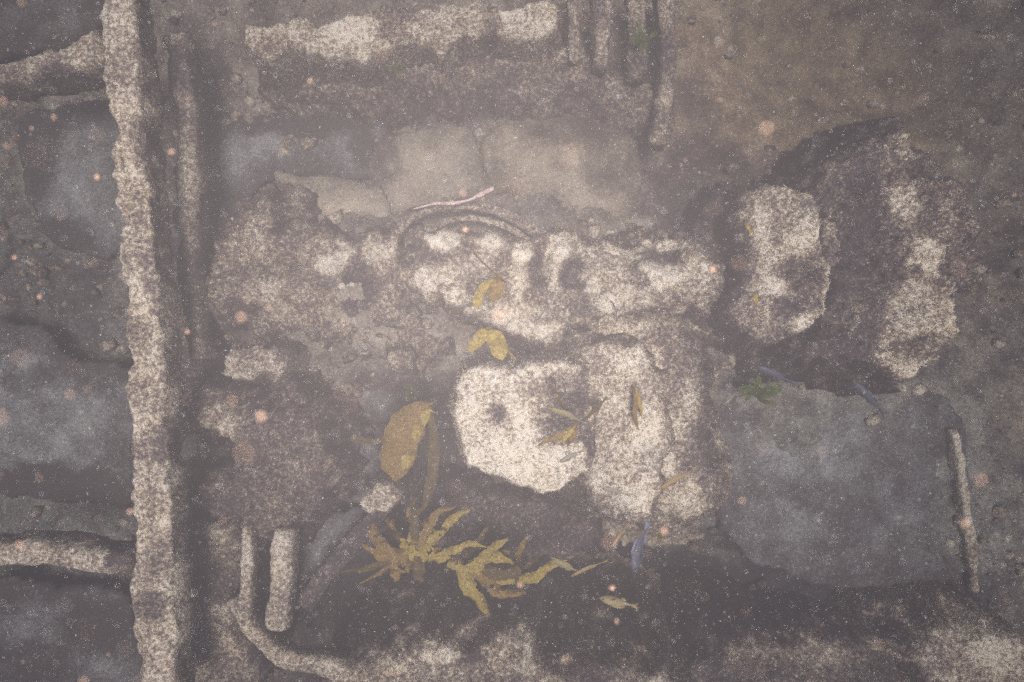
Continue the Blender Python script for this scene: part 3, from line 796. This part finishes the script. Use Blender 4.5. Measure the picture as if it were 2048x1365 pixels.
def K(u, v): return (680 + u / 4.655, 980 + v / 4.655)
def kb(uv, w, mt=None, holes=0): return ([K(*p) for p in uv], w * 1.35 / 4.655, mt or KELP, holes)
kelp('golden_kelp', 'large golden spreading kelp plant below the white block', K(650, 620), [
    kb([(640, 620), (470, 600), (360, 520), (320, 430), (295, 315)], 125, KELP_BROWN, 1),
    kb([(650, 610), (665, 530), (655, 470), (640, 395)], 70),
    kb([(660, 600), (760, 480), (840, 320), (910, 215), (1075, 160)], 80, KELP_BROWN),
    kb([(650, 615), (770, 530), (870, 440), (970, 390)], 120, None, 2),
    kb([(900, 470), (990, 340), (1080, 250), (1215, 185)], 70),
    kb([(850, 620), (960, 600), (1100, 550), (1220, 505), (1380, 545)], 62),
    kb([(1000, 690), (1180, 750), (1270, 710), (1380, 640), (1500, 640), (1625, 705)], 120),
    kb([(1180, 720), (1310, 650), (1400, 570), (1490, 500), (1565, 465)], 80),
    kb([(1090, 700), (1140, 770), (1200, 920), (1290, 1030), (1390, 1175)], 125),
    kb([(1120, 720), (1250, 760), (1400, 870), (1500, 985), (1730, 955)], 115, KELP_BROWN, 1),
    kb([(1450, 860), (1620, 850), (1780, 830), (1900, 760), (2000, 690), (2120, 660)], 86),
    kb([(640, 630), (560, 690), (525, 770), (505, 860)], 130, KELP_BROWN, 2),
    kb([(640, 630), (460, 640), (330, 600), (200, 500)], 80, KELP_BROWN),
    kb([(650, 630), (710, 700), (730, 800), (745, 880)], 120, KELP_DIM),
    kb([(640, 620), (760, 605), (880, 620), (1030, 640)], 150, None, 3),
    kb([(640, 620), (600, 520), (570, 450)], 90, None, 1),
    kb([(600, 640), (420, 680), (220, 740), (-10, 765)], 60, KELP_DIM),
    kb([(1200, 740), (1350, 760), (1560, 800), (1650, 760), (1640, 880)], 100, KELP_DIM),
    kb([(700, 560), (690, 380), (700, 240), (820, 120)], 80, KELP_DIM),
], 0.10, 3, extra=2)
def K2(u, v): return (300 + u / 2.926, 650 + v / 2.926)
kelp('broad_kelp', 'broad golden-brown kelp blade left of the white block', K2(1640, 470), [
    ([K2(1640, 470), K2(1540, 545), K2(1470, 660), K2(1440, 790), K2(1425, 915)], 78, KELP_BROWN, 0),
    ([K2(1650, 500), K2(1540, 600), K2(1500, 720), K2(1480, 850)], 44, KELP, 0),
    ([K2(1640, 480), K2(1660, 700), K2(1650, 880), K2(1600, 1080)], 24, KELP_DIM, 0),
    ([K2(1560, 600), K2(1330, 680), K2(1180, 660)], 12, KELP_DIM, 0)], 0.12, 5, teeth=0.08, ruffle=0.2, tip=0.25)
def K3(u, v): return (860 + u / 5.12, 540 + v / 5.12)
kelp('small_kelp', 'pair of short golden kelp blades just above the white block', K3(600, 610), [
    ([K3(590, 590), K3(560, 640), K3(490, 720), K3(385, 840)], 26, KELP, 0),
    ([K3(610, 620), K3(660, 690), K3(700, 780), K3(730, 930)], 37, KELP, 0),
    ([K3(640, 640), K3(780, 800), K3(890, 940)], 4, KELP_BROWN, 0)], 0.36, 7, teeth=0.06, ruffle=0.15, tip=0.2)
kelp('brown_kelp', 'two orange-brown kelp blades on the central mound', K3(700, 60), [
    ([K3(700, 60), K3(690, 130), K3(670, 220), K3(620, 320)], 34, KELP_BROWN, 0),
    ([K3(640, 100), K3(540, 190), K3(490, 300), K3(470, 400)], 20, KELP, 0),
    ([K3(700, 60), K3(620, 0), K3(480, -140), K3(430, -220)], 3.5, KELP_DIM, 0)], 0.38, 8, teeth=0.06, ruffle=0.15, tip=0.2)
kelp('fringe_kelp', 'short ragged olive fronds on the dark patch of the white block', (1150, 852, 0.02), [
    ([(1150, 850), (1130, 866), (1100, 880), (1076, 892)], 13, KELP_BROWN, 0),
    ([(1150, 852), (1135, 872), (1112, 890)], 12, KELP, 0),
    ([(1155, 855), (1145, 878), (1134, 894)], 11, KELP_BROWN, 0),
    ([(1160, 850), (1190, 820), (1214, 796)], 9, KELP_DIM, 0),
    ([(1150, 845), (1120, 800), (1100, 770)], 12, KELP_DIM, 0)], 0.36, 9, stipe=False)
kelp('rust_weed', 'rusty weed strip hanging on the tan slab', (1266, 770), [
    ([(1266, 770), (1272, 800), (1270, 830), (1278, 862)], 12, KELP_BROWN, 0),
    ([(1270, 776), (1280, 806), (1284, 836)], 9, KELP, 0)], 0.20, 10, stipe=False)

def algae(label, x, y, z, r, n, seed, name='green_weed', mat=None, ang=(0, 360), cat='seaweed'):
    rd = np.random.default_rng(seed)
    c = px2w(x, y, z)
    Vs, Qs, off = [], [], 0
    for k in range(n):
        a = math.radians(ang[0] + (ang[1] - ang[0]) * (k + rd.random() * 0.8) / n)
        L = r * pxs(z) * (0.55 + 0.55 * rd.random())
        rise = L * (0.2 + 0.7 * rd.random())
        P = [(0, 0, -0.02), (math.cos(a) * L * .5, math.sin(a) * L * .5, rise * 0.7), (math.cos(a + .3) * L, math.sin(a + .3) * L, rise)]
        V, Q = blade_mesh(P, r * pxs(z) * 0.22, seed * 7 + k, ruffle=0.3, teeth=0.25, n=12, m=4)
        Vs.append(V); Qs.append(Q + off); off += len(V)
    o = obj(name, mesh_np(name, np.vstack(Vs), Q=np.vstack(Qs), mat=mat or GREEN), None, c)
    tag(o, label, cat)
    return o
algae('bright green weed tuft on the ribs at the top edge', 1278, 84, 0.02, 34, 12, 1)
algae('faint olive-green weed tuft below the wide top beam', 795, 140, 0.05, 20, 9, 2)
algae('small bright green starry weed left of the white block', 824, 786, -0.05, 22, 13, 3)
algae('green feathery weed tuft below the tilted disc', 1508, 788, -0.10, 44, 16, 4, ang=(-60, 200))
algae('tiny green weed speck between disc and purple mound', 1669, 426, 0.16, 9, 6, 5)
algae('tiny yellow-green weed at the foot of the pale slab', 1318, 1072, 0.0, 16, 8, 6, mat=KELP)

def fragment(label, pts, w, z, mat, seed):
    P = [px2w(*p, z) for p in pts]
    V, Q = blade_mesh(P, w * pxs(z), seed, n=12, m=5, ruffle=0.2)
    c = V.mean(0)
    tag(obj('kelp_fragment', mesh_np('kelp_fragment', V - c, Q=Q, mat=mat), None, tuple(c)), label, 'leaf')
fragment('small torn yellow leaf on the lower part of the disc', [(1514, 588), (1512, 598), (1516, 612)], 13, 0.30, KELP, 1)
fragment('small torn yellow leaf left of the disc, upper', [(1494, 446), (1499, 458), (1508, 474)], 9, 0.24, KELP, 2)

# ------------------------------------------------------------------ fish
def fish(label, head, tail, width, z, body_mat, fin_mat, roll=60, bend=0.0, seed=1, stripes=False, name='fish', depth_k=1.0):
    """head / tail in pixels at height z; roll in degrees turns the flank up towards the surface"""
    h, t = Vector(px2w(*head, z)), Vector(px2w(*tail, z))
    L = (h - t).length
    e = empty(name, tuple((h + t) / 2))
    tag(e, label, 'fish', 'small fish swimming over the wreck')
    ax = (h - t).normalized()
    e.rotation_mode = 'XYZ'
    e.rotation_euler = (0, 0, math.atan2(ax.y, ax.x))
    rl = math.radians(roll)
    cr, sr = math.cos(rl), math.sin(rl)
    HB = width * pxs(z) * depth_k            # body depth (fin to belly)
    WB = HB * 0.5
    def tr(x, y, zz):
        y = y + bend * L * ((x / L) ** 2 * 4 - 0.4) * 0.25
        return (x, y * cr - zz * sr, y * sr + zz * cr)
    ns, rg = 18, 14
    us = np.linspace(0, 1, ns)               # 0 snout .. 1 tail root
    prof = np.interp(us, [0, .06, .16, .32, .5, .7, .86, 1.0], [.06, .42, .78, 1.0, .96, .66, .30, .20])
    wprof = np.interp(us, [0, .06, .16, .32, .5, .7, .86, 1.0], [.08, .55, .92, 1.0, .85, .5, .22, .10])
    V, stripe = [], []
    for u, p, w in zip(us, prof, wprof):
        x = L * (0.5 - u * 0.80)
        for k in range(rg):
            a = 2 * math.pi * k / rg
            V.append(tr(x, math.cos(a) * WB / 2 * w, math.sin(a) * HB / 2 * p))
            stripe.append(k)
    V.append(tr(L * 0.502, 0, 0)); V.append(tr(L * (0.5 - .80) - 0.002, 0, 0))
    i = np.arange(ns - 1)[:, None] * rg; j = np.arange(rg)[None, :]
    Q = np.stack([i + j, i + rg + j, i + rg + (j + 1) % rg, i + (j + 1) % rg], -1).reshape(-1, 4)
    T = [(ns * rg, k, (k + 1) % rg) for k in range(rg)] + [(ns * rg + 1, (ns - 1) * rg + (k + 1) % rg, (ns - 1) * rg + k) for k in range(rg)]
    me = mesh_np('body', V, Q=Q, T=T, mat=body_mat)
    if stripes:
        me.materials.append(FISH_WHITE)
        for f in me.polygons:
            if f.index < len(Q): f.material_index = 1 if (f.index % rg) % 4 < 1 else 0
    obj('body', me, e)
    def fin(nm, outline, thick=0.0016):
        n = len(outline)
        top = [tr(x, y + thick / 2, zz) for x, y, zz in outline]
        bot = [tr(x, y - thick / 2, zz) for x, y, zz in outline]
        c = np.mean(outline, axis=0)
        VV = top + bot + [tr(c[0], c[1] + thick / 2, c[2]), tr(c[0], c[1] - thick / 2, c[2])]
        TT = [(2 * n, k, (k + 1) % n) for k in range(n)] + [(2 * n + 1, n + (k + 1) % n, n + k) for k in range(n)]
        QQ = [(k, n + k, n + (k + 1) % n, (k + 1) % n) for k in range(n)]
        obj(nm, mesh_np(nm, VV, Q=QQ, T=TT, mat=fin_mat, smooth_shade=False), e)
    b = HB / 2
    xr = L * (0.5 - 0.79)
    fin('tail_fin', [(xr, 0, b * .18), (-L * .42, 0, b * .5), (-L * .5, 0, b * .85), (-L * .44, 0, 0), (-L * .5, 0, -b * .85), (-L * .42, 0, -b * .5), (xr, 0, -b * .18)])
    fin('dorsal_fin', [(L * .24, 0, b * .9), (L * .14, 0, b * 1.22), (-L * .02, 0, b * 1.2), (-L * .16, 0, b * .8), (-L * .14, 0, b * .5), (L * .05, 0, b * .85)])
    fin('anal_fin', [(-L * .02, 0, -b * .8), (-L * .06, 0, -b * 1.12), (-L * .16, 0, -b * .7), (-L * .15, 0, -b * .4)])
    for sd in (1, -1):
        y0 = sd * WB * .44
        fin('pectoral_fin', [(L * .25, y0, -b * .15), (L * .17, y0 + sd * WB * .5, -b * .05), (L * .08, y0 + sd * WB * .62, -b * .25), (L * .17, y0, -b * .4)])
        ey = []
        c = (L * .41, sd * WB * .36, b * .16)
        r_ = max(0.0022, HB * .085)
        VV = [tr(c[0] + r_ * math.cos(a) * math.cos(q), c[1] + r_ * .8 * math.sin(q), c[2] + r_ * math.sin(a) * math.cos(q)) for q in (-1.2, -.4, .4, 1.2) for a in np.arange(8) * math.pi / 4]
        ii = np.arange(3)[:, None] * 8; jj = np.arange(8)[None, :]
        obj('eye', mesh_np('eye', VV, Q=np.stack([ii + jj, ii + (jj + 1) % 8, ii + 8 + (jj + 1) % 8, ii + 8 + jj], -1).reshape(-1, 4), mat=FISH_EYE), e)
    return e

fish('dark blue fish with pale blue tail, largest of the fish', (1265, 1144), (1297, 1040), 28, 0.45, FISH_BLUE, FISH_BLUE_FIN, 62, 0.25)
fish('olive yellow fish with raised back fin, lowest of the fish', (1199, 1196), (1278, 1214), 19, 0.40, FISH_GOLD, FISH_ORANGE, -68, 0.15)
fish('golden fish at the tip of the spreading kelp', (1101, 1117), (1165, 1147), 15, 0.32, FISH_GOLD, FISH_GOLD, 70, -0.3)
fish('slim orange fish right of the kelp tip', (1141, 1152), (1218, 1120), 11, 0.32, FISH_ORANGE, FISH_ORANGE, 55, 0.1)
fish('slim orange-brown fish just left of the big blue fish', (1224, 1094), (1260, 1046), 11, 0.42, FISH_ORANGE, FISH_ORANGE, 50, 0.1)
fish('long golden fish over the low pale slab', (1316, 980), (1398, 933), 15, 0.42, FISH_ORANGE, FISH_GOLD, 60, 0.0)
fish('slim grey fish over the foot of the tan slab', (1201, 975), (1264, 992), 13, 0.42, FISH_GREY, FISH_GREY, 60, 0.0)
fish('slim grey fish over the lower edge of the white block', (1119, 925), (1168, 900), 13, 0.45, FISH_GREY, FISH_GREY, 60, 0.0)
fish('golden-grey fish over the dark patch of the white block', (1096, 815), (1176, 849), 15, 0.42, FISH_GOLD, FISH_GREY, 50, 0.15)
fish('dark blue fish just below the tilted disc', (1512, 733), (1594, 769), 15, 0.30, FISH_BLUE, FISH_BLUE, 55, 0.0)
fish('faint blue fish over the dim plate at right', (1704, 762), (1772, 830), 17, 0.25, FISH_BLUE, FISH_BLUE, 55, 0.0)
fish('tiny black and white striped fish over the central mound', (1222, 600), (1236, 644), 8, 0.40, FISH_BLACK, FISH_ORANGE, 30, 0.3, stripes=True)

# ------------------------------------------------------------------ drifting matter in the water
def specks(name, P, R, mat, label, seed):
    """irregular little flakes, all one mesh"""
    rd = np.random.default_rng(seed)
    n = len(P)
    base = np.array([(1, 0, 0), (-1, 0, 0), (0, 1, 0), (0, -1, 0), (0, 0, 1), (0, 0, -1)], float)
    F = np.array([(0, 2, 4), (2, 1, 4), (1, 3, 4), (3, 0, 4), (2, 0, 5), (1, 2, 5), (3, 1, 5), (0, 3, 5)])
    sc = 0.6 + 0.8 * rd.random((n, 6, 1))
    V = P[:, None, :] + base[None] * sc * R[:, None, None]
    T = (np.arange(n)[:, None, None] * 6 + F[None]).reshape(-1, 3)
    o = obj(name, mesh_np(name, V.reshape(-1, 3), T=T, mat=mat, smooth_shade=False))
    tag(o, label, 'particles', kind='stuff')
    return o
SNOW = plain('snow_white', (0.80, 0.78, 0.77), 0.8)
ORANGE = plain('fleck_orange', (0.42, 0.27, 0.19), 0.8)
n = 28000
d = 0.9 + 1.25 * rng.random(n) ** 0.8
P = np.column_stack([(rng.random(n) - 0.5) * 2.2 * d, (rng.random(n) - 0.5) * 1.6 * d, H - d])
P = P[P[:, 2] > 0.1]
R = (0.00045 + 0.0010 * rng.random(len(P)) ** 4) * np.clip(P[:, 2] * -0.5 + 1.6, 0.5, 1.5)
specks('marine_snow', P, R, SNOW, 'fine white specks of marine snow drifting in the water', 1)
n = 210
d = 0.42 + 0.9 * rng.random(n)
xs = (rng.random(n) ** 2.7 - 0.5) * 1.9
P = np.column_stack([xs * d, (rng.random(n) - 0.5) * 1.3 * d, H - d])
R = (0.0016 + 0.0050 * rng.random(n) ** 3) * np.clip(d / 0.9, 0.55, 1.3)
specks('drifting_flecks', P, R, ORANGE, 'larger orange flecks drifting blurred in front of the wreck', 2)

# ------------------------------------------------------------------ the murky water
hz = bpy.data.materials.new('murky_water')
hz.use_nodes = True
n = hz.node_tree
n.nodes.clear()
pv = n.nodes.new('ShaderNodeVolumePrincipled')
pv.inputs['Color'].default_value = (0.0205, 0.0188, 0.0196, 1)
pv.inputs['Absorption Color'].default_value = (0, 0, 0, 1)
pv.inputs['Density'].default_value = 0.56
pv.inputs['Anisotropy'].default_value = -0.58
on = n.nodes.new('ShaderNodeOutputMaterial')
n.links.new(pv.outputs[0], on.inputs['Volume'])
lo, hi = np.array([-34, -34, zb.min() - 1.0]), np.array([34, 34, H + 0.35])
bv = [(x, y, z) for z in (lo[2], hi[2]) for y in (lo[1], hi[1]) for x in (lo[0], hi[0])]
bq = [(0, 2, 3, 1), (4, 5, 7, 6), (0, 1, 5, 4), (2, 6, 7, 3), (0, 4, 6, 2), (1, 3, 7, 5)]
ho = obj('haze', mesh_np('haze', bv, Q=bq, mat=hz, smooth_shade=False))
tag(ho, 'pale brown murky water filling the whole view', 'water', kind='stuff')
